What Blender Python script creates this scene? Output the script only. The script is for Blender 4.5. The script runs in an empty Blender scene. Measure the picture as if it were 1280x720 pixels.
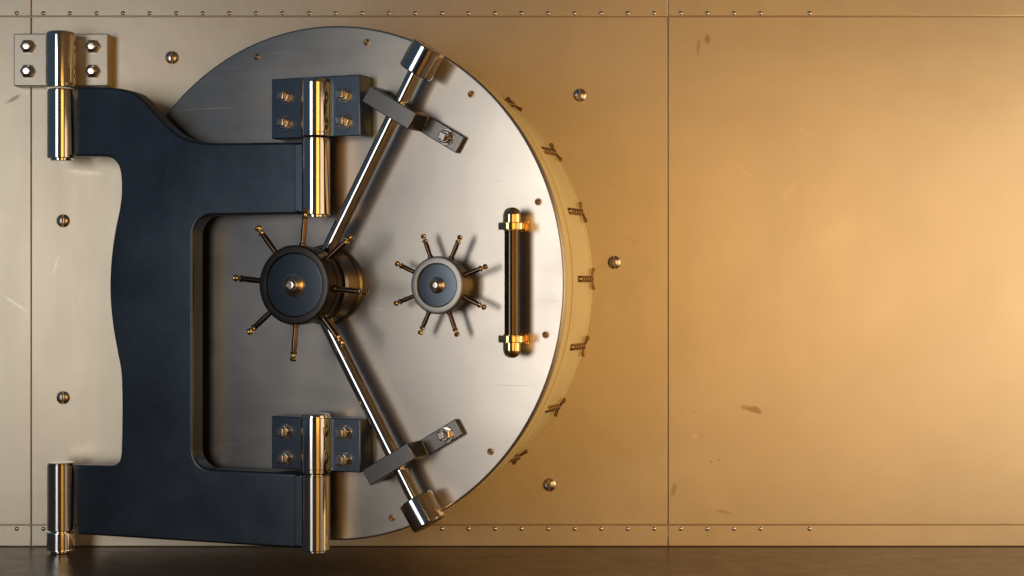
import bpy, bmesh, math, random
from mathutils import Vector, Matrix
random.seed(7)
PI = math.pi
K = 1/270.0                       # one drawing unit in metres
VX, VY, D = 640.0, 356.0, 2000.0  # where the camera looks square-on, and its distance from the wall
S = bpy.context.scene
COL = S.collection

def V(a, b, h=0.0):
    """right, up, out-of-the-wall -> Blender axes"""
    return Vector((a*K, -h*K, b*K))
def W(x, y, z=0.0):
    """wall position: x right, y down from the wall's datum, z out of the wall"""
    return V(x-VX, VY-y, z)

# ------------------------------------------------------------------ materials
def nodes(name):
    m = bpy.data.materials.new(name); m.use_nodes = True
    nt = m.node_tree; b = nt.nodes['Principled BSDF']
    return m, nt, b
def N(nt, typ, **kw):
    n = nt.nodes.new(typ)
    for k, v in kw.items():
        if k in n.inputs: n.inputs[k].default_value = v
        else: setattr(n, k, v)
    return n
def ramp(nt, src, stops):
    r = nt.nodes.new('ShaderNodeValToRGB')
    e = r.color_ramp.elements
    while len(e) > 1: e.remove(e[-1])
    e[0].position = stops[0][0]; e[0].color = (*stops[0][1], 1)
    for p, c in stops[1:]:
        x = e.new(p); x.color = (*c, 1)
    nt.links.new(src, r.inputs['Fac']); return r.outputs['Color']
def noise(nt, coord, scale=(1,1,1), s=1.0, detail=4, rough=.55, rot=(0,0,0), loc=(0,0,0), dist=0.0):
    mp = nt.nodes.new('ShaderNodeMapping')
    mp.inputs['Scale'].default_value = scale; mp.inputs['Rotation'].default_value = rot; mp.inputs['Location'].default_value = loc
    nt.links.new(coord, mp.inputs['Vector'])
    n = nt.nodes.new('ShaderNodeTexNoise'); n.inputs['Scale'].default_value = s
    n.inputs['Detail'].default_value = detail; n.inputs['Roughness'].default_value = rough
    n.inputs['Distortion'].default_value = dist
    nt.links.new(mp.outputs['Vector'], n.inputs['Vector']); return n.outputs['Fac']
def math_(nt, op, a, b=None, clamp=False):
    n = nt.nodes.new('ShaderNodeMath'); n.operation = op; n.use_clamp = clamp
    for i, v in enumerate((a, b)):
        if v is None: continue
        if isinstance(v, (int, float)): n.inputs[i].default_value = v
        else: nt.links.new(v, n.inputs[i])
    return n.outputs[0]
def mixc(nt, fac, c1, c2, mode='MIX'):
    n = nt.nodes.new('ShaderNodeMix'); n.data_type = 'RGBA'; n.blend_type = mode
    for i, v in ((0, fac), (6, c1), (7, c2)):
        if isinstance(v, (int, float)): n.inputs[i].default_value = v
        elif isinstance(v, tuple): n.inputs[i].default_value = (*v, 1)
        else: nt.links.new(v, n.inputs[i])
    return n.outputs[2]
def scratches(nt, co, specs):
    """thin hard scratches: stretched noise, thresholded, kept only inside patchy areas"""
    out = None
    for rot, sx, sz, thr, seed in specs:
        a = noise(nt, co, (sx, 1, sz), 1.0, 2, .4, (0, rot, 0), (seed, 0, seed*1.7))
        m = math_(nt, 'SUBTRACT', a, thr); m = math_(nt, 'MULTIPLY', m, 30, True)
        patch = noise(nt, co, (1, 1, 1), 1.6, 2, .5, (0, 0, 0), (seed*3, 1, seed))
        p = math_(nt, 'SUBTRACT', patch, .56); p = math_(nt, 'MULTIPLY', p, 12, True)
        m = math_(nt, 'MULTIPLY', m, p)
        out = m if out is None else math_(nt, 'MAXIMUM', out, m)
    return out

def metal(name, col, rough=.3, metallic=1.0, var=.0, grain=0.0, brush=None, scr=None, scr_col=None,
          smudge=0.0, bump=0.0, stains=(), aniso=0.0):
    m, nt, b = nodes(name)
    tc = nt.nodes.new('ShaderNodeTexCoord'); co = tc.outputs['Object']
    b.inputs['Metallic'].default_value = metallic
    base = mixc(nt, 0.0, tuple(col), tuple(col))
    if var:
        f = noise(nt, co, (1, 1, 1), 2.1, 5, .6, dist=.4)
        f2 = ramp(nt, f, [(.3, (1-var,)*3), (.7, (1+var*.3,)*3)])
        base = mixc(nt, 1.0, base, f2, 'MULTIPLY')
    if grain:
        f = noise(nt, co, (1, 1, 1), 260, 2, .6)
        f2 = ramp(nt, f, [(.3, (1-grain,)*3), (.7, (1+grain,)*3)])
        base = mixc(nt, 1.0, base, f2, 'MULTIPLY')
    rsum = None
    if brush:
        f = noise(nt, co, brush, 1.0, 5, .65)
        f2 = ramp(nt, f, [(.25, (.96,)*3), (.75, (1.03,)*3)])
        base = mixc(nt, 1.0, base, f2, 'MULTIPLY')
        rsum = math_(nt, 'MULTIPLY', math_(nt, 'SUBTRACT', f, .5), .10)
    for (sx, sy, rx, ry, rot, c, amt) in stains:       # stains with a place of their own
        mp = nt.nodes.new('ShaderNodeMapping'); mp.vector_type = 'TEXTURE'
        mp.inputs['Location'].default_value = W(sx, sy); mp.inputs['Rotation'].default_value = (0, rot, 0)
        mp.inputs['Scale'].default_value = (rx*K, 100, ry*K)
        nt.links.new(co, mp.inputs['Vector'])
        wob = noise(nt, co, (1, 1, 1), 26, 3, .6)
        ln = nt.nodes.new('ShaderNodeVectorMath'); ln.operation = 'LENGTH'; nt.links.new(mp.outputs[0], ln.inputs[0])
        d = math_(nt, 'ADD', ln.outputs['Value'], math_(nt, 'MULTIPLY', math_(nt, 'SUBTRACT', wob, .5), 1.6))
        f = math_(nt, 'MULTIPLY', math_(nt, 'SUBTRACT', 1.0, d, True), 2.0*amt, True)
        f = math_(nt, 'MINIMUM', f, amt)
        base = mixc(nt, f, base, c)
    r = rough
    if smudge:
        f = noise(nt, co, (1, 1, 1.0), 2.6, 3, .5, dist=.3)
        r = math_(nt, 'ADD', rough, math_(nt, 'MULTIPLY', math_(nt, 'SUBTRACT', f, .5), smudge))
    if rsum is not None: r = math_(nt, 'ADD', r, rsum)
    if scr:
        sm = scratches(nt, co, scr)
        base = mixc(nt, math_(nt, 'MULTIPLY', sm, .55), base, scr_col or (.9, .86, .8))
        r = math_(nt, 'ADD', r, math_(nt, 'MULTIPLY', sm, .2))
    if isinstance(r, (int, float)): b.inputs['Roughness'].default_value = r
    else: nt.links.new(r, b.inputs['Roughness'])
    nt.links.new(base, b.inputs['Base Color'])
    if bump:
        f = noise(nt, co, (1, 1, 1), 180, 3, .6); g = noise(nt, co, (1, 1, 1), 5, 2, .5)
        h = math_(nt, 'ADD', math_(nt, 'MULTIPLY', f, .12), math_(nt, 'MULTIPLY', g, 2.2))
        bn = nt.nodes.new('ShaderNodeBump'); bn.inputs['Strength'].default_value = bump; bn.inputs['Distance'].default_value = .002
        nt.links.new(h, bn.inputs['Height']); nt.links.new(bn.outputs['Normal'], b.inputs['Normal'])
    if aniso: b.inputs['Anisotropic'].default_value = aniso
    return m

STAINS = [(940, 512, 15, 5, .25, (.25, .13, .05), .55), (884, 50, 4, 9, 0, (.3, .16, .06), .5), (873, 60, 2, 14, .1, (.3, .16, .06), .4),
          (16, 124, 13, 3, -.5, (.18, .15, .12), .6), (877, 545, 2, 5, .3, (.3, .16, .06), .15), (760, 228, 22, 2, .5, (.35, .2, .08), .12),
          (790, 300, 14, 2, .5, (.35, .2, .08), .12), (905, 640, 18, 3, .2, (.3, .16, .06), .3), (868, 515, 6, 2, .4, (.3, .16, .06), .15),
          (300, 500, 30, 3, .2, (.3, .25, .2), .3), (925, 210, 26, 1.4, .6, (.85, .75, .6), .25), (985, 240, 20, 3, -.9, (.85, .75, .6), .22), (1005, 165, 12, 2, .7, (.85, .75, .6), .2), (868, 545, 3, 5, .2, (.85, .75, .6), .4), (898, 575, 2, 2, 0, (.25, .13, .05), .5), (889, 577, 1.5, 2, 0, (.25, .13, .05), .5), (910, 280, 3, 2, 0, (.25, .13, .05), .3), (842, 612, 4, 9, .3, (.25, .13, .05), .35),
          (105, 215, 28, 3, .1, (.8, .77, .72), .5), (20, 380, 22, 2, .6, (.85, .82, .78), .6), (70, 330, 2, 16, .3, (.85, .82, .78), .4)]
M = {}
M['wall'] = metal('wall_steel', (.665, .605, .505), .46, var=.06, grain=.13, brush=(7, 1, 1.1), bump=.3, smudge=.035, stains=STAINS,
                  scr=[(.5, 2.2, 260, .70, 3.0), (-1.1, 3.0, 300, .70, 8.0)])
M['edge'] = metal('backing_steel', (.50, .39, .28), .5)  # even brown steel behind the plate seams and screw slots
M['door'] = metal('door_steel', (.575, .53, .48), .32, var=.10, grain=.06, brush=(1.0, 1, 4), bump=.07, smudge=.14,
                  scr=[(.03, 1.6, 230, .69, 2.0), (-1.0, 2.2, 260, .69, 5.0), (.9, 2.0, 300, .70, 11.0), (.4, 3, 280, .69, 17.0)])
M['rim'] = metal('rim_steel', (.93, .78, .44), .45, metallic=.0, var=.08, grain=.05, bump=.12)
M['arm'] = metal('blued_steel', (.094, .126, .166), .35, metallic=.85, var=.28, grain=.22, bump=.2, smudge=.28,
                 scr=[(.3, 2.0, 240, .72, 4.0), (-.7, 2.4, 260, .72, 9.0)], scr_col=(.16, .18, .20))
M['leaf'] = metal('blued_hinge_steel', (.18, .225, .28), .26, metallic=1.0, var=.2, grain=.15, bump=.1)
M['plate'] = metal('bracket_steel', (.60, .56, .49), .45, var=.06, grain=.08, bump=.15)
M['strap'] = metal('strap_steel', (.25, .24, .23), .26, var=.12, grain=.12, bump=.15)
M['chrome'] = metal('polished_steel', (.80, .77, .72), .09, var=.10, grain=.05, smudge=.12)
M['boltm'] = metal('bolt_steel', (.76, .71, .64), .18, var=.06)
M['smallscrew'] = metal('small_bronze_screw', (.42, .27, .13), .3)
M['pinbrass'] = metal('aged_pin_brass', (.38, .25, .13), .32, var=.1)
M['screwm'] = metal('screw_steel', (.72, .66, .58), .26, var=.08, grain=.05)
M['gold'] = metal('polished_brass', (.88, .66, .36), .13, var=.06)
M['bronze'] = metal('dark_bronze', (.17, .11, .07), .25, var=.1)
M['wheel_dark'] = metal('black_wheel_rim', (.055, .052, .050), .34, metallic=.8, var=.08, grain=.08)
M['wheel_blue'] = metal('blued_dial', (.085, .105, .13), .28, var=.08, grain=.08, smudge=.1)
M['wheel_grey'] = metal('satin_wheel_rim', (.43, .41, .38), .42, var=.05, grain=.06)
M['black'] = metal('black_grip', (.10, .072, .045), .14, metallic=.9, var=.2)
M['void'] = metal('dark_lining', (.03, .03, .032), .6, metallic=.3, var=.2)
def floor_mat():
    m, nt, b = nodes('dark_floor'); co = nt.nodes.new('ShaderNodeTexCoord').outputs['Object']
    f = noise(nt, co, (1, 1, 1), 3, 5, .6)
    nt.links.new(ramp(nt, f, [(.3, (.078, .050, .038)), (.7, (.100, .064, .048))]), b.inputs['Base Color'])
    g = noise(nt, co, (1, 1, 1), 9, 4, .6)
    nt.links.new(math_(nt, 'ADD', .22, math_(nt, 'MULTIPLY', g, .22)), b.inputs['Roughness'])
    b.inputs['Specular IOR Level'].default_value = .32
    return m
M['floor'] = floor_mat()

# ------------------------------------------------------------------ mesh helpers
def frame_of(axis):
    a = Vector(axis).normalized()
    t = Vector((0, 0, 1)) if abs(a.z) < .9 else Vector((1, 0, 0))
    u = a.cross(t).normalized(); v = a.cross(u).normalized()
    return a, u, v
def lathe(bm, org, axis, prof, seg=48, phase=0.0):
    """revolve (radius, distance along axis) about axis; org and axis in (right, up, out)"""
    o = V(*org); a, u, v = frame_of(V(*axis)); rings = []
    for r, t in prof:
        if r < 1e-6: rings.append([bm.verts.new(o + a*t*K)])
        else: rings.append([bm.verts.new(o + a*t*K + (u*math.cos(phase+2*PI*i/seg) + v*math.sin(phase+2*PI*i/seg))*r*K) for i in range(seg)])
    for A, B in zip(rings, rings[1:]):
        for i in range(seg):
            j = (i+1) % seg
            if len(A) == 1 and len(B) == 1: continue
            if len(A) == 1: bm.faces.new((A[0], B[i], B[j]))
            elif len(B) == 1: bm.faces.new((A[i], A[j], B[0]))
            else: bm.faces.new((A[i], A[j], B[j], B[i]))
    for R, flip in ((rings[0], 1), (rings[-1], 0)):
        if len(R) > 1: bm.faces.new(R[::-1] if flip else R)
def rod(bm, p, q, r, bev=1.0, seg=32, r2=None):
    p = Vector(p); q = Vector(q); L = (q-p).length; r2 = r if r2 is None else r2
    lathe(bm, p, q-p, [(0, 0), (r-bev, 0), (r, bev), (r2, L-bev), (r2-bev, L), (0, L)], seg)
def prism(bm, pts, h0, h1):
    """outline (right, up) extruded from h0 to h1"""
    A = [bm.verts.new(V(a, b, h0)) for a, b in pts]; B = [bm.verts.new(V(a, b, h1)) for a, b in pts]
    bm.faces.new(A); bm.faces.new(B[::-1]); n = len(pts)
    for i in range(n): bm.faces.new((A[i], B[i], B[(i+1) % n], A[(i+1) % n]))
def box(bm, a0, a1, b0, b1, h0, h1): prism(bm, [(a0, b0), (a1, b0), (a1, b1), (a0, b1)], h0, h1)
def arc(cx, cy, r, d0, d1, n=8):
    return [(cx + r*math.cos(math.radians(d0+(d1-d0)*i/n)), cy + r*math.sin(math.radians(d0+(d1-d0)*i/n))) for i in range(n+1)]
def smooth_path(pts, n=8):
    """Catmull-Rom through open point list"""
    out = []
    P = [pts[0]] + pts + [pts[-1]]
    for i in range(1, len(P)-2):
        for k in range(n):
            t = k/n
            out.append(tuple(.5*((2*P[i][c]) + (-P[i-1][c]+P[i+1][c])*t + (2*P[i-1][c]-5*P[i][c]+4*P[i+1][c]-P[i+2][c])*t*t
                        + (-P[i-1][c]+3*P[i][c]-3*P[i+1][c]+P[i+2][c])*t**3) for c in range(2)))
    out.append(pts[-1]); return out
def build(name, bm, mat, parent=None, loc=None, bevel=0.0, angle=34, segs=2):
    bmesh.ops.recalc_face_normals(bm, faces=bm.faces)
    for f in bm.faces: f.smooth = True
    for e in bm.edges:
        if len(e.link_faces) == 2 and e.calc_face_angle(0) > math.radians(angle): e.smooth = False
    me = bpy.data.meshes.new(name); bm.to_mesh(me); bm.free()
    me.materials.append(M[mat]); o = bpy.data.objects.new(name, me); COL.objects.link(o)
    if parent: o.parent = parent
    if loc is not None: o.location = loc
    if bevel:
        md = o.modifiers.new('bevel', 'BEVEL'); md.width = bevel*K; md.segments = segs; md.limit_method = 'ANGLE'
        md.angle_limit = math.radians(40); md.harden_normals = True
    wn = o.modifiers.new('weighted', 'WEIGHTED_NORMAL'); wn.keep_sharp = True; wn.weight = 90
    return o
def thing(name, label, cat, loc=(0, 0, 0), rz=0.0, group=None):
    o = bpy.data.objects.new(name, None); COL.objects.link(o); o.empty_display_size = .1
    o.location = loc; o.rotation_euler = (0, 0, rz); o['label'] = label; o['category'] = cat
    if group: o['group'] = group
    return o
def dup(o, parent, loc, ry=None):
    c = o.copy(); COL.objects.link(c); c.parent = parent; c.location = loc
    if ry is not None: c.rotation_euler = (0, ry, 0)
    return c
def new(): return bmesh.new()

# ------------------------------------------------------------------ the wall
WL = [(-1250, -757), (-757, 39), (39, 835), (835, 1631), (1631, 2700)]
WR = [(-900, 20.5), (20.5, 656), (656, 326.5+356+.5)]
HX, HY, HR = 450, 356, 283
wall = thing('steel_wall', 'riveted steel plate wall behind the round vault door, screwed and seamed', 'wall', W(640, 683, 0))
wall.location = W(640, 683, 0)
off = -W(640, 683, 0)
def wobj(name, bm, mat, **kw):
    return build(name, bm, mat, wall, off, **kw)
g = .6
def plate(x0, x1, y0, y1, hole=False):
    bm = new()
    pts = [(x0+g, y0+g), (x1-g, y0+g), (x1-g, y1-g), (x0+g, y1-g)]
    if not hole:
        prism(bm, [(x-VX, VY-y) for x, y in pts], -12, 0)
    else:
        # a square plate round a circular opening: outer boundary walked by angle, quads to the circle
        n = 192; inner = []; outer = []
        angs = sorted(set([2*PI*i/n for i in range(n)] + [math.atan2(y-HY, x-HX) % (2*PI) for x, y in pts]))
        for t in angs:
            c, s = math.cos(t), math.sin(t)
            k = min([((x1-g-HX)/c if c > 1e-9 else (x0+g-HX)/c if c < -1e-9 else 1e9), ((y1-g-HY)/s if s > 1e-9 else (y0+g-HY)/s if s < -1e-9 else 1e9)])
            inner.append((HX+HR*c, HY+HR*s)); outer.append((HX+k*c, HY+k*s))
        L = [[bm.verts.new(W(x, y, z)) for x, y in P] for P, z in ((outer, -12), (outer, 0), (inner, 0), (inner, -12))]
        m = len(angs)
        for A, B in ((0, 1), (1, 2), (2, 3), (3, 0)):
            for i in range(m): bm.faces.new((L[A][i], L[A][(i+1) % m], L[B][(i+1) % m], L[B][i]))
    return wobj('wall_plate', bm, 'wall', bevel=.5, segs=1)
for (x0, x1) in WL:
    for (y0, y1) in WR: plate(x0, x1, y0, y1, hole=(x0 == 39 and y0 == 20.5))
bm = new()      # backing behind the seams, opened for the doorway
n = 96
O = [(-1250, -900), (2700, -900), (2700, 683), (-1250, 683)]
inner = [(HX+(HR+4)*math.cos(2*PI*i/n), HY+(HR+4)*math.sin(2*PI*i/n)) for i in range(n)]
outer = []
for i in range(n):
    c, s = math.cos(2*PI*i/n), math.sin(2*PI*i/n)
    k = min([((2700-HX)/c if c > 1e-9 else (-1250-HX)/c if c < -1e-9 else 1e9), ((683-HY)/s if s > 1e-9 else (-900-HY)/s if s < -1e-9 else 1e9)])
    outer.append((HX+k*c, HY+k*s))
L = [[bm.verts.new(W(x, y, z)) for x, y in P] for P, z in ((outer, -2.2), (inner, -2.2))]
for i in range(n): bm.faces.new((L[0][i], L[0][(i+1) % n], L[1][(i+1) % n], L[1][i]))
wobj('seam_backing', bm, 'edge')
bm = new()      # lining of the round doorway behind the wall, closed at the back
lathe(bm, (HX-VX, 0, -13), (0, 0, -1), [(HR+60, 0), (HR+1, 0), (HR+1, 420), (0, 420)], 96)
bm.faces.ensure_lookup_table()
bmesh.ops.delete(bm, geom=[f for f in bm.faces if len(f.verts) > 10], context='FACES_ONLY')
wobj('doorway_lining', bm, 'void')
# rivets along both horizontal seams
bm = new(); lathe(bm, (0, 0, 0), (0, 0, 1), [(2.7, -.5), (2.7, .3), (2.2, 1.2), (1.2, 1.8), (0, 2.0)], 16)
riv0 = None
for yy in (16.5, 661):
    for i in list(range(-3, 29)) + [29.85]:
        p = W(21+33.2*i, yy, 0)+off
        if riv0 is None: riv0 = build('rivet', bm, 'boltm', wall, p)
        else: dup(riv0, wall, p)
# slotted screws
def screw_bm(r):
    bm = new()
    lathe(bm, (0, 0, 0), (0, 0, 1), [(r, .2), (r, 1.6), (r*.92, 2.6), (r*.7, 3.6), (r*.4, 4.2), (0, 4.4)], 32)
    out = new()
    for s in (1, -1):
        c = bm.copy()
        ge = c.verts[:]+c.edges[:]+c.faces[:]
        res = bmesh.ops.bisect_plane(c, geom=ge, plane_co=V(s*1.15, 0), plane_no=Vector((s, 0, 0)), clear_inner=True)
        bmesh.ops.holes_fill(c, edges=[e for e in res['geom_cut'] if isinstance(e, bmesh.types.BMEdge)])
        me = bpy.data.meshes.new('t'); c.to_mesh(me); out.from_mesh(me); bpy.data.meshes.remove(me); c.free()
    bm.free(); return out
scr0 = None
for x, y, ry in ((215, 72, .03), (79, 276, .05), (79, 497, 0), (768, 328, -.1), (687, 606, .1), (725, 119, .0), (1215, 328, .2), (1235, 606, .0), (1200, 72, .1)):
    if x > 1100: continue
    if scr0 is None:
        scr0 = build('screw', screw_bm(8), 'screwm', wall, W(x, y)+off); scr0.rotation_euler = (0, ry, 0)
        bb = new(); lathe(bb, (0, 0, 0), (0, 0, 1), [(8.4, -.3), (8.4, .5), (0, .5)], 32); sb = build('screw_slot', bb, 'edge', scr0)
    else:
        c = dup(scr0, wall, W(x, y)+off, ry); dup(sb, c, (0, 0, 0))

# ------------------------------------------------------------------ floor
bm = new(); fy = 683.4
P = [(-1250, -25), (2700, -25), (2700, 3200), (-1250, 3200)]
bm.faces.new([bm.verts.new(W(x, fy, z)) for x, z in P])
fl = build('floor', bm, 'floor'); fl['kind'] = 'structure'

# ------------------------------------------------------------------ shared small pieces
def bolt_bm(kind='cap'):
    bm = new()
    if kind == 'cap':       # chamfered hexagon head
        lathe(bm, (0, 0, 0), (0, 0, 1), [(8.9, -.3), (8.9, 5.0), (4.6, 8.6), (0, 8.8)], 6, phase=0)
    else:                   # nut on a squared stud
        lathe(bm, (0, 0, 0), (0, 0, 1), [(9.6, -.3), (9.6, .9), (9.1, 1.3), (0, 1.3)], 28)
        lathe(bm, (0, 0, 0), (0, 0, 1), [(8.2, 1.2), (8.2, 6.2), (7.2, 7.4), (0, 7.4)], 6, phase=.2)
        lathe(bm, (0, 0, 0), (0, 0, 1), [(6.2, 7.0), (6.2, 12.8), (5.4, 13.8), (0, 13.8)], 4, phase=PI/4)
    return bm

# ------------------------------------------------------------------ wall hinge bracket and foot
HZ = 46.0
hx = VX + (76-VX)*(D-HZ)/D
def ys(sy, z): return VY + (sy-VY)*(D-z)/D       # height on the wall of a point seen at sy and standing z out
def xs(sx, z): return VX + (sx-VX)*(D-z)/D
PZ = 21.0
br = thing('hinge_bracket', 'bolted grey hinge bracket with polished barrel, high on the left of the wall', 'hinge bracket', W(hx, ys(107, PZ), 0))
bo = -Vector(br.location)
bm = new(); prism(bm, [(xs(sx, PZ)-VX, VY-ys(sy, PZ)) for sx, sy in ((17, 42), (135, 42), (135, 107.5), (17, 107.5))], 0.3, PZ)
bp = build('bracket_plate', bm, 'plate', br, bo, bevel=1.2)
bl = None
for sx in (35, 116):
    for sy in (58.5, 89.5):
        p = W(xs(sx, PZ), ys(sy, PZ), PZ)
        if bl is None: bl = build('bolt', bolt_bm(), 'boltm', bp, p, bevel=.5)
        else: dup(bl, bp, p)
RB = 17.8
y0, y1 = ys(37, HZ+RB), ys(108, HZ+RB)
bm = new(); lathe(bm, (hx-VX, VY-y1, HZ), (0, 1, 0), [(0, 0), (RB-1, 0), (RB, 1), (RB, 3), (RB-.6, 3.6), (RB-.6, 4.4), (RB, 5), (RB, y1-y0-5), (RB-.5, y1-y0-4.5), (RB-1.2, y1-y0-1.2), (RB-4, y1-y0), (0, y1-y0)], 64)
build('hinge_barrel', bm, 'chrome', br, bo)
ft = thing('floor_pivot', 'short polished pivot foot on the floor under the dark hinge arm', 'pivot', W(hx, 683, HZ))
f0 = 683.0; f1 = ys(666.5, HZ+RB)
bm = new(); lathe(bm, (0, 0, 0), (0, 1, 0), [(0, .2), (12, .2), (13, 1), (13, 3), (17, 4), (RB-1, 5), (RB-1, f0-f1-2), (RB-2, f0-f1-.4), (0, f0-f1-.4)], 64)
build('post_barrel', bm, 'chrome', ft)

# ------------------------------------------------------------------ crane hinge arm
AX, AZ, AT = 104.0, 50.0, math.radians(20.3)      # a point of the arm's front plane and its turn
def plane_uv(sx, sy, org, th, h):
    """where the line of sight through (sx, sy) meets the plane h in front of org turned by th; returns (right, up)"""
    n_ = Vector((-math.sin(th), 0, math.cos(th))); u_ = Vector((math.cos(th), 0, math.sin(th)))
    C = Vector((VX, VY, D)); d = Vector(((sx-VX)/D, (sy-VY)/D, -1)); o = Vector(org)
    t = (h - n_.dot(C-o))/n_.dot(d); P = C + d*t
    return ((P-o).dot(u_), -(P.y-o.y))
# arm frame: origin on the wall hinge's axis, at mid height
aorg = (hx, VY, HZ)
h_face = (Vector((AX, VY, AZ))-Vector(aorg)).dot(Vector((-math.sin(AT), 0, math.cos(AT))))
arm = thing('swing_arm', 'dark blue steel crane hinge arm with a rounded window, swung out from the wall', 'swing arm', W(hx, VY, HZ), -AT)
def au(sx, sy, h=None): return plane_uv(sx, sy, aorg, AT, h_face if h is None else h)
top = [(96, 109), (120, 108.5), (140, 109.5), (158, 112.5), (172, 119), (188, 135), (204, 153), (222, 168), (240, 175.5), (262, 178.5), (300, 178.5), (340, 178), (384, 177.5)]
TH = 24
out = smooth_path([au(*p) for p in top[:2]], 3) + smooth_path([au(*p) for p in top[1:]], 6)[1:]
out += [au(384, 266)]
i0 = au(243, 270); i1 = au(243, 586); xr = au(384, 400)[0]
ya, yb, xl, rr = au(243, 269.5)[1], au(243, 586)[1], au(241, 400)[0], 23
out += [(xr, ya)] if False else []
out[-1] = (xr, ya)
out += arc(xl+rr, ya-rr, rr, 90, 180, 10) + arc(xl+rr, yb+rr, rr, 180, 270, 10) + [(xr, yb)]
ybot = au(96, 668)[1]
out += [(xr, ybot), (au(96, 668)[0], ybot)]
cl = [(92, 581.5), (120, 581.8), (138, 582), (146, 579), (150.3, 570), (151.5, 540), (151.7, 500), (150.5, 465), (146, 440), (140.5, 408), (137.5, 380), (136.8, 350), (139, 320), (143.5, 290), (148.5, 262), (151, 240), (150, 216), (145, 203), (136, 196.5), (120, 195.3), (92, 195.2)]
out += [au(*cl[0])] + smooth_path([au(*p) for p in cl[1:]], 5)[0:]
out += []
clean = [out[0]]
for p in out[1:]:
    if math.hypot(p[0]-clean[-1][0], p[1]-clean[-1][1]) > .4: clean.append(p)
bm = new(); prism(bm, clean, h_face-TH, h_face)
ap = build('arm_plate', bm, 'arm', arm, bevel=3.0, segs=3)
def knuckle(parent, org, y_lo, y_hi, r, mat='chrome', name='knuckle', cap=True):
    """vertical barrel; y in local up"""
    L = y_hi-y_lo; bm = new()
    lathe(bm, (org[0], y_lo, org[1]), (0, 1, 0), [(0, -3), (r-5, -3), (r-4, -2.2), (r-4, -.2), (r-1, -.2), (r, .8), (r, L-2.6), (r-.7, L-2.1), (r-.7, L-1.3), (r, L-.8), (r-1, L), (r-4, L), (0, L)], 64)
    return build(name, bm, mat, parent)
fr = HZ+16
knuckle(arm, (0, 0), VY-ys(197, fr), VY-ys(110, fr), 16.2)
knuckle(arm, (0, 0), VY-ys(665, fr), VY-ys(579.5, fr), 16.2)
# door hinge axis: in the arm's end
DC = (420.0, 354.0, 133.0); DT = math.radians(22.2)
def du(sx, sy, h=0.0): return plane_uv(sx, sy, DC, DT, h)
HH = 30.0
ax_d, _ = du(395, 356, HH)                         # the axis in the door's frame
ud = Vector((math.cos(DT), 0, math.sin(DT))); nd = Vector((-math.sin(DT), 0, math.cos(DT)))
PA = Vector(DC) + ud*ax_d + nd*HH                  # the axis in the wall's frame
ua = Vector((math.cos(AT), 0, math.sin(AT))); na = Vector((-math.sin(AT), 0, math.cos(AT)))
rel = PA-Vector(aorg); axa, aza = rel.dot(ua), rel.dot(na)
zf = PA.z+16
print('pivot in arm', axa, aza, 'face', h_face, 'arm end', xr, 'PA', PA)
def ydoor(sy): return VY-(VY+(sy-VY)*(D-zf)/D)     # local up in arm frame (origin y=VY)
knuckle(arm, (axa, aza), ydoor(268), ydoor(170.5), 16.2)
knuckle(arm, (axa, aza), ydoor(690), ydoor(594), 16.2)
# side lugs that clasp each knuckle (the thin dark upright beside the barrels) with small set screws
for (s0, s1) in ((178, 264), (596, 686)):
    bm = new(); box(bm, axa-24, axa-11, ydoor(s1), ydoor(s0), aza-9, aza+8); lg = build('knuckle_cheek', bm, 'leaf', arm, bevel=1.5)
    for q in range(3):
        bm = new(); p = (axa-11.5, ydoor(s0+(s1-s0)*(.22+.28*q)), aza+8.6)
        lathe(bm, p, (0.2, 0, 1), [(2.0, -1.5), (2.0, .9), (1.4, 1.4), (0, 1.5)], 14); build('set_screw', bm, 'boltm', lg)

# ------------------------------------------------------------------ the vault door
door = thing('vault_door', 'round bare steel vault door with two handwheels, standing ajar on its hinges', 'vault door', W(*DC), -DT)
R0 = 299.7
bm = new()
lathe(bm, (0, 0, 0), (0, 0, -1), [(0, 0), (60, 0), (120, 0), (200, 0), (270, 0), (R0-2.4, 0), (R0-1.6, 0.02), (R0-.5, .5), (R0, 1.6)], 256)
lathe(bm, (0, 0, 0), (0, 0, -1), [(R0, 1.6), (R0, 4.0), (R0-3.0, 5.0), (R0-3, 18), (0, 18)], 256)
bmesh.ops.delete(bm, geom=[f for f in bm.faces if len(f.verts) > 20], context='FACES_ONLY')
bmesh.ops.remove_doubles(bm, verts=bm.verts, dist=1e-5)
face = build('door_plate', bm, 'door', door)
bm = new()
RIM = [(0, 18.2), (294, 18.2), (296, 20), (295, 36), (292.5, 37), (292.5, 40), (295, 41), (293.5, 60), (292, 62), (284.5, 63), (284.5, 68), (284, 84), (280, 86.5), (279.5, 90), (277.5, 148), (274, 150), (274, 152), (276.5, 153), (276, 160), (273, 162), (0, 162)]
lathe(bm, (0, 0, 0), (0, 0, -1), RIM, 256)
rim = build('door_rim', bm, 'rim', door)
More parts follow.
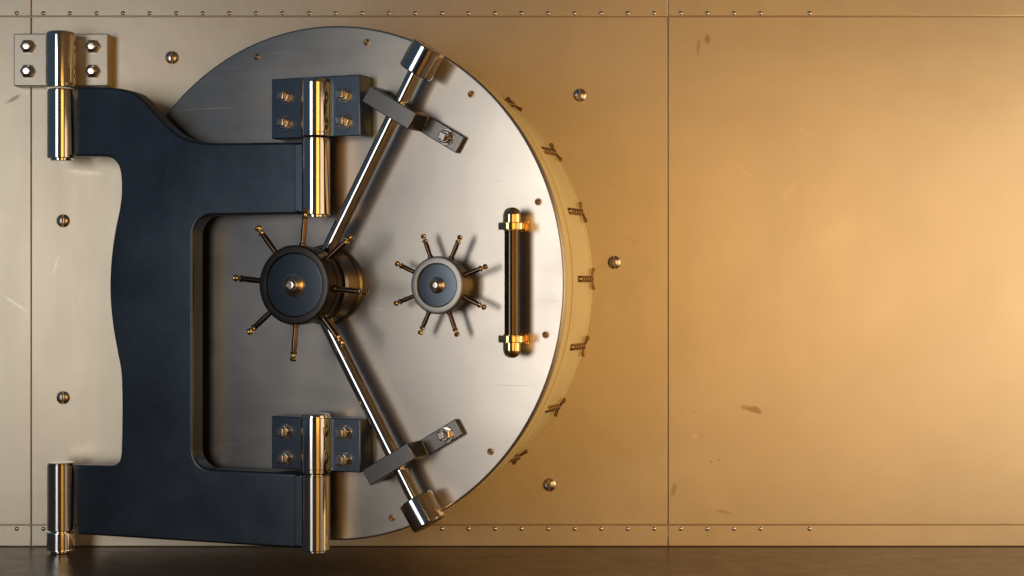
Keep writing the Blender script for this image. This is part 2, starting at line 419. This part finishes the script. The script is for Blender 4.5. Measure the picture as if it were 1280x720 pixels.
# locking pins round the rim, each with a curved striker at its inner end
bm = new()
prof = [(0, 96), (2.2, 96), (2.6, 97)]
for i in range(6): t = 99+i*7.6; prof += [(3.8, t), (3.8, t+3.6), (2.2, t+4.2), (2.2, t+7.2)]
prof += [(2.4, 146), (0, 146)]
lathe(bm, (0, 0, 0), (0, 0, -1), prof, 20)
pin0 = None; st0 = None
for i in range(22):
    t = 2*PI*(i+.06)/22
    loc = V(281*math.cos(t), 281*math.sin(t), 0)
    if pin0 is None:
        pin0 = build('locking_pin', bm, 'pinbrass', door, loc); pin0.rotation_euler = (0, -t, 0)
        bs = new()
        pts = [(-1.2, -12.5), (2.2, -13), (3.6, -11), (1.6, -5), (1.2, 0), (1.6, 5), (3.6, 11), (2.2, 13), (-1.2, 12.5)]
        prism(bs, pts, -148, -144.5)
        st0 = build('striker', bs, 'pinbrass', pin0, bevel=.5)
    else:
        c = dup(pin0, door, loc, -t); dup(st0, c, (0, 0, 0))
# small screws in a ring on the face
bm = new(); lathe(bm, (0, 0, 0), (0, 0, 1), [(4.2, .1), (4.0, .8), (3.2, .9), (2.9, .3), (2.6, .25), (1.5, .9), (0, 1.1)], 24)
s0 = None
for i in range(12):
    t = math.radians(108.4-30*i)
    a, b = 283.4*math.cos(t), 283.4*math.sin(t)
    if s0 is None: s0 = build('screw', bm, 'smallscrew', door, V(a, b, 0))
    else: dup(s0, door, V(a, b, 0))

# hinge leaves bolted to the face
def leaf(sy0, sy1, bsy):
    a0, bt = du(339.5, sy0, HH-2); a1, bb = du(450.5, sy1, HH-2)
    bm = new(); box(bm, a0, a1, bb, bt, .3, HH-2)
    lf = build('hinge_leaf', bm, 'leaf', door, bevel=1.2)
    first = None
    for sx, sy in bsy:
        a, b = du(sx, sy, HH-2)
        if first is None: first = build('bolt', bolt_bm('stud'), 'boltm', lf, V(a, b, HH-2), bevel=.5)
        else: dup(first, lf, V(a, b, HH-2))
    return lf
l1 = leaf(99, 169.5, [(357, 121), (357, 154), (431, 119), (431, 152)])
l2 = leaf(520, 591, [(357, 539), (357, 572), (431, 540.5), (431, 574.5)])
def dbarrel(s_top, s_bot, parent):
    y1_, y0_ = DC[1]-(VY-ydoor(s_top)), DC[1]-(VY-ydoor(s_bot)); L = y1_-y0_; r = 17.2
    bm = new(); lathe(bm, (ax_d, y0_, HH), (0, 1, 0), [(0, 0), (r-1, 0), (r, 1), (r, 3.4), (r-.7, 3.9), (r-.7, 4.7), (r, 5.2), (r, L-5.5), (r-.8, L-5), (r-.8, L-4), (r-1.6, L-1.4), (r-5, L), (0, L)], 64)
    build('hinge_barrel', bm, 'chrome', parent)
dbarrel(96, 169.5, l1); dbarrel(517.5, 592.5, l2)

# handwheels
def handwheel(sx, sy, r_hub, h0, h1, spokes, off_deg, r_tip, r_in, mat_ring, mat_dial, spoke_h, sr, base, label):
    a, b = du(sx, sy, h1)
    root = None
    bm = new()
    L = h1-h0
    lathe(bm, (0, 0, h0), (0, 0, 1), [(0, 0), (r_hub-3, 0), (r_hub-1, 1.5), (r_hub-1, L*.30), (r_hub-4, L*.34), (r_hub-4, L*.42), (r_hub, L*.46), (r_hub, L-2.5), (r_hub-.8, L-.8), (r_hub-2.5, L), (r_in+.8, L), (r_in, L-.8), (r_in, L-3.2), (0, L-3.2)], 96)
    root = build('handwheel', bm, mat_ring, door, V(a, b, 0)); root['label'] = label
    bm = new(); lathe(bm, (0, 0, h1-3), (0, 0, 1), [(r_in-.3, -1), (r_in-.3, .4), (r_in-1.2, .9), (r_in*.4, 1.0), (0, 1.0)], 96)
    build('dial_face', bm, mat_dial, root)
    s = r_in/36
    bm = new(); lathe(bm, (0, 0, h1-2.2), (0, 0, 1), [(14*s, 0), (13.5*s, 1.2*s), (10.5*s, 2.6*s), (7.5*s, 6.5*s), (6.6*s, 7*s), (6*s, 7.2*s), (5.6*s, 10*s), (4.8*s, 11*s), (3.4*s, 11.2*s), (3.2*s, 9.6*s), (0, 9.6*s)], 48)
    build('centre_nut', bm, 'screwm', root)
    bm = new(); lathe(bm, (0, 0, .2), (0, 0, 1), base, 96); build('mounting_collar', bm, 'strap' if mat_ring == 'wheel_dark' else 'wheel_grey', root)
    bm = new(); t0 = r_hub-4
    Ls = r_tip
    e = sr
    lathe(bm, (0, 0, 0), (1, 0, 0), [(0, t0), (e*1.35, t0), (e*1.35, r_hub+2), (e, r_hub+3), (e*1.12, (r_hub+Ls)/2), (e*.95, Ls-13*e/3.4)], 16)
    sp = build('spoke', bm, 'bronze' if mat_ring != 'x' else 'bronze', root)
    bm = new(); q = Ls-13*e/3.4; f = e/3.4
    lathe(bm, (0, 0, 0), (1, 0, 0), [(0, q-.5), (4.2*f, q-.3), (4.9*f, q+1.2*f), (4.2*f, q+2.8*f), (2.3*f, q+4*f), (2.3*f, q+5.5*f), (4.0*f, q+7.2*f), (4.6*f, q+9.5*f), (3.6*f, q+12*f), (0, q+13.2*f)], 20)
    tp = build('spoke_tip', bm, 'gold', root)
    for i in range(8):
        t = math.radians(off_deg+45*i)
        if i == 0:
            for o in (sp, tp): o.location = V(0, 0, spoke_h); o.rotation_euler = (0, -t, 0)
        else:
            dup(sp, root, V(0, 0, spoke_h), -t); dup(tp, root, V(0, 0, spoke_h), -t)
    return root
handwheel(366.5, 356.3, 44.8, 46, 80, 8, -5.5, 87, 35.8, 'wheel_dark', 'wheel_blue', 66, 3.1,
          [(0, 0), (46, 0), (47, 1), (47, 3), (44.5, 5), (43.5, 30), (41, 33), (36, 34), (34, 36), (34, 47)], 'large dark handwheel with eight spokes')
handwheel(545.5, 356.5, 32.2, 12, 34, 8, 20.5, 61, 24.2, 'wheel_grey', 'wheel_blue', 24, 2.4,
          [(0, 0), (26, 0), (26, 13)], 'small pale grey handwheel with eight spokes')

# locking rods, their end bosses and straps
def rodset(sgn, hub_s, boss_a, boss_b, strap, bolt_s, lb):
    RH = 26.0
    A = du(*hub_s, RH); P = du(*boss_a, RH); Q = du(*boss_b, RH)
    bm = new(); rod(bm, (A[0], A[1], RH), (P[0], P[1], RH), 8.2, seg=40)
    rd = build('locking_rod', bm, 'chrome', door)
    bm = new(); p = Vector((P[0], P[1], RH)); q = Vector((Q[0], Q[1], RH)); L = (q-p).length; r = 20.0
    lathe(bm, p, q-p, [(0, 0), (9, 0), (9, .5), (r-1.2, .5), (r, 1.7), (r, L-1.7), (r-1.2, L), (0, L)], 64)
    build('rod_boss', bm, 'chrome', rd)
    # strap: bridge over the rod plus a low foot carrying the bolt
    TOP = 42.0
    c = [Vector((*du(*s, TOP), 0)) for s in strap]          # near-rod rectangle: 4 corners, going round
    cen = sum(c, Vector())/4; d = ((c[3]-c[0])+(c[2]-c[1])).normalized(); w = Vector((-d.y, d.x, 0))
    Ld = ((c[3]-c[0]).length+(c[2]-c[1]).length)/2; Wd = ((c[1]-c[0]).length+(c[2]-c[3]).length)/2
    bm = new()
    # profile in (along, height), extruded across the width
    x0, x1 = -Ld/2, Ld/2
    prof = [(x0, .4), (x0, TOP), (x1, TOP), (x1, 8), (x1+50, 8), (x1+50, .4), (x1-8, .4), (x1-8, TOP-9), (x0+8, TOP-9), (x0+8, .4)]
    A_ = []; B_ = []
    for s_, lst in ((-Wd/2, A_), (Wd/2, B_)):
        for t, h in prof:
            pt = cen + d*t + w*s_; lst.append(bm.verts.new(V(pt.x, pt.y, h)))
    bm.faces.new(A_); bm.faces.new(B_[::-1])
    for i in range(len(prof)): j = (i+1) % len(prof); bm.faces.new((A_[i], A_[j], B_[j], B_[i]))
    st = build('rod_strap', bm, 'strap', door, bevel=1.0)
    fp = cen + d*(x1+31)
    b_ = build('bolt', bolt_bm('stud'), 'boltm', st, V(fp.x, fp.y, 8), bevel=.5); b_.rotation_euler = (0, .5*sgn, 0)
rodset(1, (400, 334), (519, 91), (536.5, 58.5), [(463, 107), (452, 126.5), (509, 161.5), (521, 141.5)], (549, 158), '')
rodset(-1, (396, 378), (519, 623), (537, 655.5), [(463, 607), (452, 588), (509, 553.5), (519, 573)], (550, 550), '')

# pull handle
hb = 22.0
ha, ht = du(640, 259, hb); _, hbt = du(640, 447.5, hb)
bm = new(); rod(bm, (ha, hbt+18, hb), (ha, ht-18, hb), 8.3, seg=40)
hd = build('pull_handle', bm, 'black', door)
for top_, sg in ((ht, 1), (hbt, -1)):
    bm = new(); y = top_-sg*26
    lathe(bm, (ha, y, hb), (0, sg, 0), [(0, 0), (9.0, 0), (9.8, .8), (9.8, 17), (9.2, 20), (7.4, 23.4), (4, 25.4), (0, 26)], 48)
    build('handle_cap', bm, 'gold', hd)
    bm = new(); yc = top_-sg*21
    lathe(bm, (ha, yc-4, hb), (0, 1, 0), [(9, 0), (14.2, 0), (15, .8), (15, 7.2), (14.2, 8), (9, 8)], 48)
    box(bm, ha-6.5, ha+6.5, yc-3.8, yc+3.8, 1.5, hb)
    box(bm, ha-12, ha+12, yc-6, yc+6, .3, 2.4)
    build('handle_mount', bm, 'gold', hd)

# ------------------------------------------------------------------ lamps and an added rim fill
def area(name, pos, target, w, h, energy, col, shape='RECTANGLE'):
    l = bpy.data.lights.new(name, 'AREA'); l.shape = shape; l.size = w*K; l.size_y = h*K; l.energy = energy; l.color = col
    o = bpy.data.objects.new(name, l); COL.objects.link(o); o.location = W(*pos)
    dvec = W(*target)-W(*pos); o.rotation_euler = dvec.to_track_quat('-Z', 'Y').to_euler(); return o
area('softbox_left', (-400, 356, 1560), (450, 356, 300), 450, 1060, 86, (1.0, .935, .845))
area('peach_lamp_right', (1530, 345, 630), (910, 356, 10), 1000, 660, 37, (1.0, .69, .41))
area('added_rim_fill_right', (1760, 356, 330), (720, 356, 90), 260, 900, 42, (1.0, .72, .34))  # added fill with no visible source, lifts the door rim off the wall
area('amber_lamp_front', (1130, 356, 1950), (950, 356, 0), 780, 1040, 88, (1.0, .49, .09))
w = bpy.data.worlds.new('World'); S.world = w; w.use_nodes = True
nt = w.node_tree; bg = nt.nodes['Background']
tc = nt.nodes.new('ShaderNodeTexCoord'); sp = nt.nodes.new('ShaderNodeSeparateXYZ'); nt.links.new(tc.outputs['Generated'], sp.inputs[0])
mr = nt.nodes.new('ShaderNodeMapRange'); mr.inputs[1].default_value = -1; mr.inputs[2].default_value = 1
nt.links.new(sp.outputs['X'], mr.inputs[0])
c = ramp(nt, mr.outputs[0], [(0.0, (.034, .060, .096)), (.42, (.030, .046, .066)), (.60, (.05, .035, .02)), (.85, (.13, .065, .022)), (1, (.10, .05, .018))])
nt.links.new(c, bg.inputs['Color']); bg.inputs['Strength'].default_value = 1.0

# ------------------------------------------------------------------ camera
cam = bpy.data.cameras.new('camera'); co = bpy.data.objects.new('camera', cam); COL.objects.link(co)
co.location = W(VX, VY, D); co.rotation_euler = (PI/2, 0, 0)
cam.sensor_width = 36; cam.lens = 36*D/1280; cam.shift_y = -4/1280; cam.clip_end = 200
S.camera = co
S.view_settings.view_transform = 'Standard'; S.view_settings.look = 'None'; S.view_settings.exposure = 0; S.view_settings.gamma = 1
